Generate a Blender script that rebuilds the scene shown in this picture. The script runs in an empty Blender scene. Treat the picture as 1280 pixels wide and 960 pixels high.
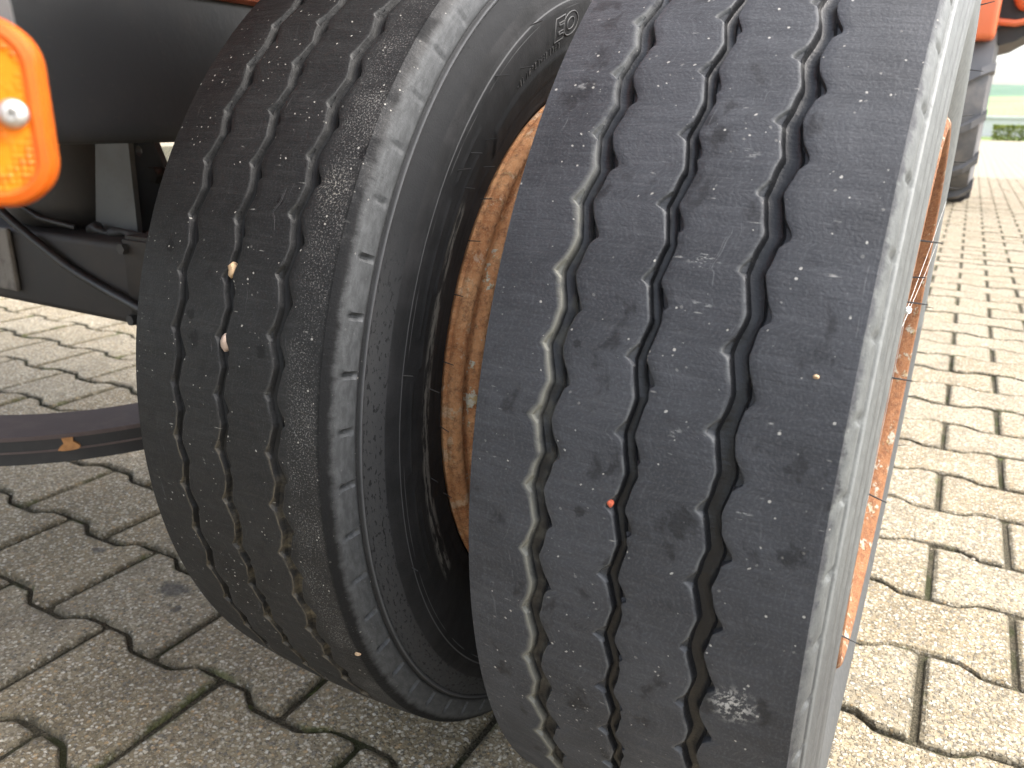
import bpy, bmesh, math, random
import numpy as np
from mathutils import Vector, Matrix
random.seed(7); rng = np.random.default_rng(7)
SC = bpy.context.scene
COL = SC.collection
PI = math.pi
R_ = math.radians

# ------------------------------------------------------------------ camera
H = 0.615
FPX, PIT, YAW, ROL = 1007.19, 0.321882, 0.4937086, 0.0209071
hd = Vector((-math.sin(YAW), math.cos(YAW), 0)); rt0 = Vector((math.cos(YAW), math.sin(YAW), 0)); zz = Vector((0, 0, 1))
FW = hd*math.cos(PIT) - zz*math.sin(PIT); u0 = zz*math.cos(PIT) + hd*math.sin(PIT)
RT = rt0*math.cos(ROL) + u0*math.sin(ROL); UP = u0*math.cos(ROL) - rt0*math.sin(ROL)
cam = bpy.data.cameras.new('camera'); co = bpy.data.objects.new('camera', cam); COL.objects.link(co)
m = Matrix.Identity(4)
for i in range(3):
    m[i][0] = RT[i]; m[i][1] = UP[i]; m[i][2] = -FW[i]
m[2][3] = H
co.matrix_world = m
cam.sensor_width = 36; cam.lens = 36*FPX/1280; cam.clip_start = 0.02; cam.clip_end = 5000
cam.dof.use_dof = True; cam.dof.focus_distance = 0.58; cam.dof.aperture_fstop = 13.0
SC.camera = co
# ------------------------------------------------------------------ world, sun, exposure
SUN_EL, SUN_AZ = R_(50), R_(70)          # azimuth clockwise from +Y
w = bpy.data.worlds.new("World"); SC.world = w; w.use_nodes = True
nt = w.node_tree; bg = nt.nodes['Background']
sky = nt.nodes.new('ShaderNodeTexSky'); sky.sky_type = 'NISHITA'; sky.sun_disc = False
sky.sun_elevation = SUN_EL; sky.sun_rotation = SUN_AZ; sky.dust_density = 5.0; sky.air_density = 1.0
hs = nt.nodes.new('ShaderNodeHueSaturation'); hs.inputs['Saturation'].default_value = 0.48
nt.links.new(sky.outputs[0], hs.inputs['Color']); nt.links.new(hs.outputs[0], bg.inputs[0])
bg.inputs[1].default_value = 0.15
sl = bpy.data.lights.new('sun', 'SUN'); sl.energy = 0.55; sl.angle = R_(25); sl.color = (1, .96, .9)
so = bpy.data.objects.new('sun', sl); COL.objects.link(so)
sd = Vector((math.sin(SUN_AZ)*math.cos(SUN_EL), math.cos(SUN_AZ)*math.cos(SUN_EL), math.sin(SUN_EL)))
so.rotation_euler = sd.to_track_quat('Z', 'Y').to_euler(); so.location = (3, -3, 6)
SC.view_settings.view_transform = 'Standard'; SC.view_settings.look = 'None'
SC.view_settings.exposure = 2.38; SC.view_settings.gamma = 1
SC.render.engine = 'CYCLES'; SC.cycles.max_bounces = 8; SC.cycles.diffuse_bounces = 5
try: SC.cycles.use_denoising = True
except Exception: pass

# ------------------------------------------------------------------ node helpers
class N:
    def __init__(s, name):
        s.m = bpy.data.materials.new(name); s.m.use_nodes = True; s.t = s.m.node_tree
        s.b = s.t.nodes['Principled BSDF']
    def n(s, typ, **kw):
        x = s.t.nodes.new('ShaderNode'+typ)
        for k, v in kw.items(): setattr(x, k, v)
        return x
    def put(s, sock, v):
        if isinstance(v, bpy.types.NodeSocket): s.t.links.new(v, sock)
        elif v is not None:
            if hasattr(sock.default_value, '__len__') and len(sock.default_value) == 4 and len(v) == 3: v = (*v, 1)
            sock.default_value = v
    def math(s, op, a, b=None, c=None, clamp=False):
        x = s.n('Math', operation=op, use_clamp=clamp); s.put(x.inputs[0], a)
        if b is not None: s.put(x.inputs[1], b)
        if c is not None: s.put(x.inputs[2], c)
        return x.outputs[0]
    def mix(s, f, a, b, blend='MIX'):
        x = s.n('Mix', data_type='RGBA', blend_type=blend); s.put(x.inputs[0], f); s.put(x.inputs[6], a); s.put(x.inputs[7], b); return x.outputs[2]
    def noise(s, vec, scale, detail=3, rough=.55, lac=2.0, out=0):
        x = s.n('TexNoise'); s.put(x.inputs['Vector'], vec); x.inputs['Scale'].default_value = scale; x.inputs['Detail'].default_value = detail
        x.inputs['Roughness'].default_value = rough; return x.outputs[out]
    def vor(s, vec, scale, feature='F1', rnd=1.0):
        x = s.n('TexVoronoi', feature=feature); s.put(x.inputs['Vector'], vec); x.inputs['Scale'].default_value = scale; x.inputs['Randomness'].default_value = rnd; return x.outputs
    def ss(s, v, a, b, o0=0., o1=1.):     # smooth ramp a..b -> o0..o1
        x = s.n('MapRange', interpolation_type='SMOOTHSTEP'); s.put(x.inputs[0], v)
        for i, q in enumerate((a, b, o0, o1)): s.put(x.inputs[i+1], q)
        return x.outputs[0]
    def band(s, v, a, b, e):              # 1 inside a..b
        return s.math('MULTIPLY', s.ss(v, a-e, a+e), s.ss(v, b-e, b+e, 1., 0.))
    def map(s, vec, scale=(1, 1, 1), loc=(0, 0, 0)):
        x = s.n('Mapping'); s.put(x.inputs[0], vec); x.inputs['Scale'].default_value = scale; x.inputs['Location'].default_value = loc; return x.outputs[0]
    def obj(s): return s.n('TexCoord').outputs['Object']
    def pos(s): return s.n('NewGeometry').outputs['Position']
    def uv(s, name): return s.n('UVMap', uv_map=name).outputs[0]
    def attr(s, name): return s.n('Attribute', attribute_name=name).outputs['Fac']
    def xyz(s, v):
        x = s.n('SeparateXYZ'); s.put(x.inputs[0], v); return x.outputs
    def bump(s, h, dist, strength=1.0, normal=None):
        x = s.n('Bump'); s.put(x.inputs['Height'], h); x.inputs['Distance'].default_value = dist; x.inputs['Strength'].default_value = strength
        if normal is not None: s.put(x.inputs['Normal'], normal)
        return x.outputs[0]
    def out(s, col=None, rough=None, normal=None, metal=None, spec=None):
        if col is not None: s.put(s.b.inputs['Base Color'], col)
        if rough is not None: s.put(s.b.inputs['Roughness'], rough)
        if normal is not None: s.put(s.b.inputs['Normal'], normal)
        if metal is not None: s.put(s.b.inputs['Metallic'], metal)
        if spec is not None: s.put(s.b.inputs['Specular IOR Level'], spec)
        return s.m

def painted(name, col, rough=.45, dirt=(.12, .10, .08), amount=.35, scale=9., bump=.0006, metal=0.):
    k = N(name); p = k.obj(); a = k.noise(p, scale, 6, .65); b = k.noise(p, scale*14, 3)
    f = k.math('MULTIPLY', k.ss(a, .42, .72), amount)
    c = k.mix(f, col, dirt); c = k.mix(k.math('MULTIPLY', k.ss(b, .62, .72), .25), c, dirt)
    return k.out(c, k.math('ADD', k.math('MULTIPLY', a, .25), rough-.1), k.bump(b, bump, .4), metal)

# ---- tyre rubber (two tyres with their own wear; uv 'tread' = metres round the tyre / across, uv 'prof' = offset across / radius)
def rubber(name, inner):
    k = N(name)
    tr = k.uv('tread'); pr = k.xyz(k.uv('prof')); S, RAD = pr[0], pr[1]
    tx = k.xyz(tr); TH = tx[0]
    big = k.noise(tr, 14, 4, .6); med = k.noise(tr, 70, 4, .6); fine = k.noise(tr, 650, 3, .6)
    lat = k.noise(k.map(tr, (240, 26, 1)), 1, 4, .65)          # streaks across the tread
    cir = k.noise(k.map(tr, (14, 420, 1)), 1, 3, .6)           # streaks round the tread
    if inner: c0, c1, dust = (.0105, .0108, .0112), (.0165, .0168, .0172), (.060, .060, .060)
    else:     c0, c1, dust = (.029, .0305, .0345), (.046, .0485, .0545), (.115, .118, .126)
    c = k.mix(k.ss(big, .3, .7), c0, c1)
    c = k.mix(k.math('MULTIPLY', k.ss(lat, .45, .85), .30 if inner else .30), c, dust)
    c = k.mix(k.math('MULTIPLY', k.ss(cir, .55, .8), .25), c, dust)
    c = k.mix(k.math('MULTIPLY', k.ss(fine, .45, .75), .35), c, dust)
    # dark wet-looking blotches
    bl = k.math('MULTIPLY', k.ss(k.noise(k.map(tr, (1, 1.3, 1), (3, 5, 0)), 22, 5, .62), .575, .64), k.ss(med, .35, .55))
    c = k.mix(k.math('MULTIPLY', bl, .62), c, (.010, .010, .011))
    spots = SPOT_IN if inner else SPOT_OUT
    for (ss_, tt_, ra_) in spots:
        dx = k.math('SUBTRACT', TH, .395*R_(tt_)); dy = k.math('SUBTRACT', S, ss_)
        d = k.math('ADD', k.math('SQRT', k.math('ADD', k.math('POWER', dx, 2.), k.math('POWER', dy, 2.))), k.math('MULTIPLY', k.math('SUBTRACT', k.noise(tr, 150, 4, .7), .5), ra_*3.2))
        c = k.mix(k.math('MULTIPLY', k.ss(d, ra_*.6, ra_*1.15, 1., 0.), .85 if inner else .55), c, (.004, .004, .0045))
    # pale grit specks, gathered in patches
    patch = k.ss(k.noise(k.map(tr, (1, 1, 1), (9, 2, 0)), 18, 3, .6), .44, .70)
    v = k.vor(tr, 420); rnd = k.xyz(v[1])[0]
    sp = k.math('MULTIPLY', k.math('LESS_THAN', v[0], k.math('MULTIPLY', rnd, .36)), k.math('GREATER_THAN', k.xyz(v[1])[1], k.math('SUBTRACT', .97, k.math('MULTIPLY', patch, .24 if inner else .16))))
    c = k.mix(k.math('MULTIPLY', sp, k.ss(k.xyz(v[1])[2], 0, 1, .15, .6)), c, (.55, .53, .48))
    v2 = k.vor(k.map(tr, (1, 2.1, 1), (1, 1, 0)), 150); r2 = k.xyz(v2[1])
    sp2 = k.math('MULTIPLY', k.math('LESS_THAN', v2[0], k.math('MULTIPLY', r2[1], .105)), k.math('GREATER_THAN', r2[0], k.math('SUBTRACT', .990, k.math('MULTIPLY', patch, .04))))
    c = k.mix(k.math('MULTIPLY', sp2, .6), c, (.6, .58, .54))
    # short pale scuffs
    sc = k.math('MULTIPLY', k.ss(k.noise(k.map(tr, (420, 60, 1), (4, 7, 0)), 1, 2), .69, .75), k.ss(med, .5, .62))
    c = k.mix(k.math('MULTIPLY', sc, .45), c, (.45, .44, .41))
    ln_ = k.math('MULTIPLY', k.ss(k.noise(k.map(tr, (9, 900, 1), (1, 4, 0)), 1, 2), .60, .70), k.ss(k.noise(k.map(tr, (1, 1.6, 1), (8, 3, 0)), 26, 3, .6), .58, .68))
    c = k.mix(k.math('MULTIPLY', ln_, .30), c, (.30, .30, .30))
    wob = k.math('ADD', S, k.math('MULTIPLY', k.math('SUBTRACT', k.noise(k.map(tr, (1, .5, 1)), 120, 5, .7), .5), .005 if inner else .010))
    tread = k.ss(RAD, .384, .3855)
    rough = k.math('ADD', .50, k.math('MULTIPLY', med, .22)); spc = .28
    if inner:
        # one dusty patch of fine grit, worn shoulder: black band, then a scuffed pale band, then the sidewall
        dx = k.math('SUBTRACT', TH, .395*R_(27.5)); dy = k.math('SUBTRACT', S, .066)
        d = k.math('SQRT', k.math('ADD', k.math('POWER', dx, 2.), k.math('POWER', k.math('MULTIPLY', dy, 1.2), 2.)))
        pt = k.math('MULTIPLY', k.ss(d, .002, .021, 1., 0.), k.ss(k.noise(tr, 560, 3, .7), .54, .62))
        c = k.mix(k.math('MULTIPLY', pt, .6), c, (.42, .40, .36))
        grit = k.math('MULTIPLY', k.band(S, .056, .081, .006), k.ss(k.math('ADD', k.noise(tr, 800, 3, .7), k.math('MULTIPLY', big, .4)), .74, .86))
        c = k.mix(k.math('MULTIPLY', grit, .45), c, (.34, .33, .31))
        dk = k.math('MULTIPLY', k.band(wob, .0790, .0858, .0019), k.ss(k.math('ADD', k.noise(k.map(tr, (1, .5, 1), (4, 4, 0)), 24, 3), k.ss(TH, .395*R_(34), .395*R_(10), -.08, .3)), .45, .56)); c = k.mix(k.math('MULTIPLY', dk, .85), c, (.0095, .010, .0105)); spc = k.math('SUBTRACT', .28, k.math('MULTIPLY', dk, .17))
        sh = k.math('MULTIPLY', k.math('MULTIPLY', k.ss(wob, .0845, .0880), k.ss(RAD, .3635, .3665)), k.ss(S, 0, .01))
        shc = k.mix(k.ss(k.noise(k.map(tr, (90, 240, 1)), 1, 4, .65), .35, .7), (.056, .059, .061), (.088, .092, .095))
        c = k.mix(k.math('MULTIPLY', sh, .9), c, shc)
        side = k.math('MULTIPLY', k.ss(RAD, .3628, .3640, 1., 0.), 1.)
        sn = k.noise(k.map(tr, (22, 22, 1)), 1, 5, .65)
        sidec = k.mix(k.ss(sn, .35, .7), (.022, .0225, .023), (.034, .034, .035))
        line = k.math('ADD', k.band(RAD, .3289, .3300, .0004), k.math('MULTIPLY', k.band(RAD, .3243, .3249, .0003), k.ss(k.noise(k.map(tr, (14, 1, 1)), 1, 2), .45, .55)))
        wear = k.band(k.math('ADD', RAD, k.math('MULTIPLY', k.math('SUBTRACT', sn, .5), .002)), .3425, .3605, .0007)
        pit = k.ss(k.noise(k.map(tr, (170, 420, 1)), 1, 3, .6), .56, .62)
        wearc = k.mix(pit, (.054, .055, .056), (.022, .022, .023))
        up = k.ss(TH, .395*R_(8), .395*R_(30)); wearc = k.mix(up, wearc, (.022, .0228, .024))
        sidec = k.mix(wear, sidec, wearc)
        mud = k.math('MULTIPLY', k.band(RAD, .2825, .2965, .003), k.ss(k.noise(k.map(tr, (20, 120, 1), (2.3, 0, 0)), 1, 5, .7), .46, .55))
        mud = k.math('MULTIPLY', mud, k.band(TH, .395*R_(-27), .395*R_(34), .008))
        sidec = k.mix(k.math('MULTIPLY', mud, .9), sidec, (.24, .23, .205))
        sidec = k.mix(k.math('MULTIPLY', line, .7), sidec, (.16, .162, .165))
        sidec = k.mix(k.math('MULTIPLY', k.band(RAD, .3604, .3624, .0006), .8), sidec, (.14, .143, .147))  # worn ridge edge, with its crisp highlight painted into the colour
        c = k.mix(side, c, sidec); rough = k.math('ADD', rough, k.math('MULTIPLY', side, .10)); spc = k.math('SUBTRACT', spc, k.math('MULTIPLY', side, .13))
    else:
        # dusty grey outer shoulder and sidewall
        sh = k.math('MULTIPLY', k.ss(wob, .0955, .0980), k.ss(S, 0, .01))
        sn = k.noise(k.map(tr, (90, 170, 1)), 1, 6, .7)
        shc = k.mix(k.ss(sn, .25, .75), (.075, .081, .080), (.135, .143, .139))
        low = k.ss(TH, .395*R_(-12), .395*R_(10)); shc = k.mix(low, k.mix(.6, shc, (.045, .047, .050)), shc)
        c = k.mix(k.math('MULTIPLY', sh, .92), c, shc)
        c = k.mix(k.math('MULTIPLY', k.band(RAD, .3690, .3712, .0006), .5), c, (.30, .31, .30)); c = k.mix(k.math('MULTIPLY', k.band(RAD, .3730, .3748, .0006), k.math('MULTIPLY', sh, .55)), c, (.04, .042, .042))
        crack = k.math('MULTIPLY', k.ss(k.noise(k.map(tr, (14, 520, 1), (0, 3, 0)), 1, 3, .7), .62, .68), k.math('MULTIPLY', sh, k.ss(RAD, .35, .345)))
        c = k.mix(k.math('MULTIPLY', crack, .55), c, (.07, .07, .07))
        fold = k.math('ADD', k.band(k.math('ADD', RAD, k.math('MULTIPLY', k.math('SUBTRACT', sn, .5), .0015)), .3535, .3556, .0006), k.band(k.math('ADD', RAD, k.math('MULTIPLY', k.math('SUBTRACT', sn, .5), .002)), .3425, .3462, .0009))
        c = k.mix(k.math('MULTIPLY', fold, .65), c, (.05, .05, .05))
        dots = k.math('MULTIPLY', k.math('LESS_THAN', k.vor(tr, 130)[0], .14), sh)
        c = k.mix(k.math('MULTIPLY', dots, .5), c, (.09, .09, .09))
        dx = k.math('SUBTRACT', TH, .395*R_(-9.)); dy = k.math('SUBTRACT', S, .0655)
        d = k.math('SQRT', k.math('ADD', k.math('POWER', dx, 2.), k.math('POWER', dy, 2.)))
        pt = k.math('MULTIPLY', k.ss(d, .003, .016, 1., 0.), k.ss(k.noise(tr, 260, 4, .7), .50, .56))
        c = k.mix(k.math('MULTIPLY', pt, .8), c, (.46, .45, .42))
        for (tc, sc_, rr_, am) in ((24.6, .0175, .011, .55), (21.5, .0215, .007, .45), (7.2, .058, .006, .6), (33, .0265, .009, .3), (-20, .020, .010, .35), (39, -.075, .008, .35), (12, .020, .006, .35)):
            dx = k.math('SUBTRACT', TH, .395*R_(tc)); dy = k.math('SUBTRACT', S, sc_)
            d = k.math('SQRT', k.math('ADD', k.math('POWER', k.math('MULTIPLY', dx, 1.5), 2.), k.math('POWER', dy, 2.)))
            pt = k.math('MULTIPLY', k.ss(d, rr_*.2, rr_, 1., 0.), k.ss(k.noise(k.map(tr, (420, 110, 1), (tc, 0, 0)), 1, 4, .7), .54, .62))
            c = k.mix(k.math('MULTIPLY', pt, am), c, (.44, .44, .42))
    # groove lips (worn, dusty) and floors
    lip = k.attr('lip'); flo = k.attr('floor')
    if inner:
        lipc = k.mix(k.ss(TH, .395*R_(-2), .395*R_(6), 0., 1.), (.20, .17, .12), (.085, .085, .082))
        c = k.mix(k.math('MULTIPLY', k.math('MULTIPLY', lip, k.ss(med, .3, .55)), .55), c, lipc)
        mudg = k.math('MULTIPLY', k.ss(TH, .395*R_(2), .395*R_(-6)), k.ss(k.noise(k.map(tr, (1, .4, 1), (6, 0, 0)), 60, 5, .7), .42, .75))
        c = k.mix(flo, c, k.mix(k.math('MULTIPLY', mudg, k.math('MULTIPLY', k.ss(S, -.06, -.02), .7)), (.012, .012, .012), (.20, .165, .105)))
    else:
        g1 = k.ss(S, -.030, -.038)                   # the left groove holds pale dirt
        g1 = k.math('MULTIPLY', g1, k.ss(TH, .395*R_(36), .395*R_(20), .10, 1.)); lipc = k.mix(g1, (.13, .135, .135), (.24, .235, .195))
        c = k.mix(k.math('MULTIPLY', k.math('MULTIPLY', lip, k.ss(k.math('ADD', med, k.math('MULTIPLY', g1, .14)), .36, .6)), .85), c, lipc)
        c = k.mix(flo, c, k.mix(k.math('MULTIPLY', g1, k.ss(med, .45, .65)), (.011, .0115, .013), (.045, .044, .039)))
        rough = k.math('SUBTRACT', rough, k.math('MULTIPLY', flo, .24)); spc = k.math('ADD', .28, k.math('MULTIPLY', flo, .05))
    hgt = k.math('ADD', k.math('ADD', k.math('MULTIPLY', fine, .55), k.math('MULTIPLY', k.math('MULTIPLY', lat, k.ss(RAD, .378, .386)), .9)), k.math('ADD', k.math('MULTIPLY', med, 1.1), k.math('MULTIPLY', sp, .5)))
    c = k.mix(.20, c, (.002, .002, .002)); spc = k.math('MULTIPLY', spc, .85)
    return k.out(c, rough, k.bump(hgt, .00055, .8), spec=spc)

def rust(name, dark, tone=1.):
    k = N(name); p = k.obj()
    a = k.noise(p, 34, 6, .7); b = k.noise(p, 150, 5, .75); f = k.noise(p, 620, 4, .75)
    c = k.mix(k.ss(a, .35, .65), (.30, .12, .05), (.48, .22, .10)) if not dark else k.mix(k.ss(a, .35, .65), (.44, .185, .075), (.68, .36, .17))
    c = k.mix(k.math('MULTIPLY', k.ss(b, .44, .70), .70), c, (.12, .048, .028))
    c = k.mix(k.math('MULTIPLY', k.ss(f, .5, .62), .5), c, (.58, .36, .20))
    pt = k.math('MULTIPLY', k.ss(k.noise(k.map(p, (1, 1, 1), (2, 4, 1)), 48, 5, .7), .565, .60), k.attr('paint'))
    c = k.mix(pt, c, k.mix(k.ss(b, .45, .6), (.62, .60, .50), (.52, .38, .19)))
    if tone < 1: c = k.mix(1-tone, c, (.03, .012, .008))
    h = k.math('ADD', k.math('ADD', b, k.math('MULTIPLY', f, .9)), k.math('MULTIPLY', pt, .5))
    return k.out(c, .85, k.bump(h, .0022, 1.), spec=.2)

def concrete(name):
    k = N(name); p = k.pos(); ob = k.n('ObjectInfo').outputs['Random']
    if name == 'paver_far_concrete': ob = .5
    wv = k.n('VectorMath', operation='ADD'); k.put(wv.inputs[0], p); nz = k.n('VectorMath', operation='SCALE'); k.put(nz.inputs[0], k.noise(p, 300, 2, out=1)); nz.inputs['Scale'].default_value = .0035; k.put(wv.inputs[1], nz.outputs[0]); wv = wv.outputs[0]
    v = k.vor(wv, 235); v2 = k.vor(k.map(wv, (1, 1, 1), (3, 3, 3)), 430); d3 = k.vor(k.map(wv, (1, 1.4, 1), (7, 1, 2)), 85)
    cr = k.xyz(v[1]); cr2 = k.xyz(v2[1]); cr3 = k.xyz(d3[1])
    big = k.noise(p, 5, 4, .6); med = k.noise(p, 28, 4, .6)
    base = k.mix(k.ss(big, .35, .65), (.18, .140, .080), (.24, .195, .122))
    base = k.mix(k.math('MULTIPLY', ob, .5), base, (.25, .222, .165))
    r = k.n('ValToRGB'); k.put(r.inputs[0], cr[0]); e = r.color_ramp; e.interpolation = 'CONSTANT'
    e.elements[0].position = 0; e.elements[0].color = (.15, .12, .075, 1); e.elements[1].position = .22; e.elements[1].color = (.31, .265, .18, 1)
    for q, cc in ((.42, (.42, .375, .285)), (.6, (.10, .09, .07)), (.72, (.36, .25, .13)), (.78, (.47, .43, .34)), (.88, (.17, .155, .13)), (.95, (.60, .56, .46))):
        z = e.elements.new(q); z.color = (*cc, 1)
    st = k.ss(v[0], .60, .42)
    c = k.mix(k.math('MULTIPLY', st, .85), base, r.outputs[0])
    s2 = k.math('MULTIPLY', k.ss(v2[0], .45, .3), k.math('GREATER_THAN', cr2[1], .45))
    c = k.mix(k.math('MULTIPLY', s2, .7), c, k.mix(cr2[0], (.06, .05, .036), (.55, .49, .38)))
    s3 = k.math('MULTIPLY', k.ss(d3[0], .30, .24), k.math('GREATER_THAN', cr3[1], .90))
    c = k.mix(k.math('MULTIPLY', s3, .7), c, k.mix(cr3[0], (.40, .30, .20), (.60, .57, .50)))
    c = k.mix(k.math('MULTIPLY', k.ss(med, .55, .75), .35), c, (.13, .11, .08))
    wetn = k.ss(k.noise(p, 9, 5, .65), .50, .68); c = k.mix(k.math('MULTIPLY', wetn, .35), c, (.12, .10, .072))
    # oil stain beside the inner tyre
    P = k.xyz(p)
    for (ox, oy, ra) in ((-.842, .615, .034), (-.80, .585, .012), (-1.02, .63, .016)):
        d = k.math('SQRT', k.math('ADD', k.math('POWER', k.math('SUBTRACT', P[0], ox), 2.), k.math('POWER', k.math('MULTIPLY', k.math('SUBTRACT', P[1], oy), 1.6), 2.)))
        d = k.math('ADD', d, k.math('MULTIPLY', k.math('SUBTRACT', k.noise(p, 60, 4, .65), .5), .035))
        c = k.mix(k.math('MULTIPLY', k.ss(d, ra*.4, ra, 1., 0.), .72), c, (.045, .043, .042))
    eg = k.math('MULTIPLY', k.attr('edge'), k.ss(k.noise(p, 70, 4, .65), .25, .6)); c = k.mix(k.math('MULTIPLY', eg, .8), c, (.050, .044, .026))
    c = k.mix(k.math('MULTIPLY', k.math('MULTIPLY', k.attr('edge'), k.ss(k.noise(p, 13, 3), .58, .66)), .6), c, (.055, .070, .012))
    h = k.math('ADD', k.math('ADD', k.math('MULTIPLY', st, .9), k.math('MULTIPLY', s2, .45)), k.math('ADD', k.math('MULTIPLY', med, .8), k.math('MULTIPLY', s3, 1.1)))
    return k, c, h

def mk_paver():
    k, c, h = concrete('paver_concrete')
    return k.out(c, .85, k.bump(h, .0022, 1.), spec=.3)
def mk_far():
    k, c, h = concrete('paver_far_concrete'); b = k.n('TexBrick', offset=.5)
    k.put(b.inputs['Vector'], k.map(k.pos(), (1, 1, 1), (-X0, -Y0, 0)))
    b.inputs['Scale'].default_value = 1; b.inputs['Brick Width'].default_value = PX; b.inputs['Row Height'].default_value = PY
    b.inputs['Mortar Size'].default_value = .007; b.inputs['Mortar Smooth'].default_value = .2
    return k.out(k.mix(b.outputs['Fac'], c, (.07, .065, .05)), .9, spec=.3)
def mk_joint():
    k = N('joint_sand'); p = k.pos(); a = k.noise(p, 12, 4, .6); f = k.noise(p, 500, 3, .6)
    c = k.mix(k.ss(f, .4, .7), (.040, .035, .022), (.13, .112, .076))
    c = k.mix(k.math('MULTIPLY', k.ss(a, .5, .62), .7), c, (.030, .036, .010))
    c = k.mix(k.math('MULTIPLY', k.ss(k.noise(k.map(p, (1, 1, 1), (5, 1, 0)), 17, 4, .6), .62, .68), .7), c, (.10, .12, .03))
    return k.out(c, .95, k.bump(f, .004, 1.), spec=.2)
SPOT_IN = [(.0312, 11.3, .0042), (-.0668, 20.1, .0050), (-.0355, 13.6, .0040), (-.030, 11.2, .0055), (.0817, 31.2, .0065), (.026, 25.8, .0025)]
SPOT_OUT = [(.0289, 5.5, .0085), (.0102, 34.4, .0055), (.004, 35.6, .0035), (-.0249, 4.3, .0030), (-.0398, 17.2, .0028), (.0834, 5.0, .0065)]
X0, PX, Y0, PY = .0529, .2000, .5124, .1527

M = {}
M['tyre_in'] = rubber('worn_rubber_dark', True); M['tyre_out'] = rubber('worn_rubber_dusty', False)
M['rust'] = rust('rusty_steel', False, .55); M['rust2'] = rust('rusty_rim_steel', True)
M['paver'] = mk_paver(); M['far'] = mk_far(); M['joint'] = mk_joint()
M['black'] = painted('black_painted_steel', (.030, .031, .033), .38, (.06, .055, .05), .5, 7)
M['axle'] = painted('dusty_black_axle_paint', (.013, .0105, .009), .65, (.034, .026, .020), .8, 8)
M['grey'] = painted('grey_painted_steel', (.085, .088, .087), .55, (.05, .043, .036), .5, 10)
M['dark'] = painted('dark_dirty_steel', (.022, .021, .020), .6, (.05, .045, .04), .6, 12)
M['brown'] = painted('brown_dusty_steel', (.085, .062, .056), .8, (.13, .10, .085), .6, 20)
M['red'] = painted('red_brown_paint', (.36, .085, .035), .5, (.14, .06, .04), .5, 6)
M['orange'] = painted('orange_red_vehicle_paint', (.62, .135, .045), .4, (.4, .16, .08), .3, 5)
M['hair'] = painted('black_rubber_hair', (.02, .02, .02), .6, amount=.1)
M['hose'] = painted('black_hose_rubber', (.012, .012, .012), .5, amount=.2)
M['air'] = painted('air_bag_rubber', (.030, .027, .025), .6, (.07, .06, .05), .7, 9)
M['screw'] = painted('bare_screw_steel', (.50, .49, .47), .35, (.2, .17, .13), .35, 300, metal=.9)
M['lug'] = painted('dusty_lug_rubber', (.10, .10, .105), .7, (.22, .20, .18), .7, 5)
M['pebble'] = painted('tan_stone', (.42, .29, .17), .8, (.25, .18, .11), .6, 120, .001)
M['pink'] = painted('pinkish_stone', (.42, .32, .26), .8, (.22, .17, .13), .5, 120, .001)
M['redchip'] = painted('red_brick_chip', (.45, .09, .04), .8, (.2, .06, .03), .4, 200)
M['rusttag'] = painted('orange_rust_chip', (.45, .22, .08), .85, (.2, .09, .04), .5, 120, .001)
M['white'] = painted('pale_concrete_wall', (.62, .62, .60), .8, (.4, .38, .35), .3, 2)
M['web'] = painted('cobweb_silk', (.75, .75, .72), .6, amount=0)

# ------------------------------------------------------------------ mesh helpers
def link(name, me, mat=None, parent=None):
    o = bpy.data.objects.new(name, me); COL.objects.link(o)
    if mat is not None: me.materials.append(mat)
    if parent is not None: o.parent = parent
    return o
def from_bm(name, bm, mat=None, parent=None, smooth=None):
    me = bpy.data.meshes.new(name); bmesh.ops.recalc_face_normals(bm, faces=bm.faces[:]); bm.to_mesh(me); bm.free()
    if smooth is not None:
        me.polygons.foreach_set('use_smooth', [True]*len(me.polygons))
        try: me.set_sharp_from_angle(angle=R_(smooth))
        except Exception: pass
    return link(name, me, mat, parent)
def box(bm, x0, x1, y0, y1, z0, z1, bev=0., seg=2):
    r = bmesh.ops.create_cube(bm, size=1); vs = r['verts']
    for v in vs: v.co = Vector(((x0+x1)/2+v.co.x*(x1-x0), (y0+y1)/2+v.co.y*(y1-y0), (z0+z1)/2+v.co.z*(z1-z0)))
    if bev > 0:
        es = list({e for v in vs for e in v.link_edges}); bmesh.ops.bevel(bm, geom=es, offset=bev, segments=seg, affect='EDGES', profile=.6)
    return bm
def tube(bm, pts, rad, n=8, caps=True):
    pts = [Vector(p) for p in pts]; rings = []; prev = None
    for i, p in enumerate(pts):
        t = (pts[min(i+1, len(pts)-1)]-pts[max(i-1, 0)]).normalized()
        if prev is None: a = t.orthogonal().normalized()
        else: a = (prev - t*prev.dot(t)).normalized()
        prev = a; b = t.cross(a); r = rad[i] if hasattr(rad, '__len__') else rad
        rings.append([bm.verts.new(p+(a*math.cos(2*PI*q/n)+b*math.sin(2*PI*q/n))*r) for q in range(n)])
    for r0, r1 in zip(rings, rings[1:]):
        for q in range(n): bm.faces.new((r0[q], r0[(q+1) % n], r1[(q+1) % n], r1[q]))
    if caps: bm.faces.new(rings[0][::-1]); bm.faces.new(rings[-1])
    return bm
def prism(bm, poly, fn0, fn1):            # poly of 2D points, two mapping functions -> front/back
    a = [bm.verts.new(fn0(*p)) for p in poly]; b = [bm.verts.new(fn1(*p)) for p in poly]; n = len(poly)
    bm.faces.new(a); bm.faces.new(b[::-1])
    for i in range(n): bm.faces.new((a[i], b[i], b[(i+1) % n], a[(i+1) % n]))
    return bm
def tag(o, label=None, cat=None, group=None, kind=None):
    if label: o['label'] = label
    if cat: o['category'] = cat
    if group: o['group'] = group
    if kind: o['kind'] = kind
    return o
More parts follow.
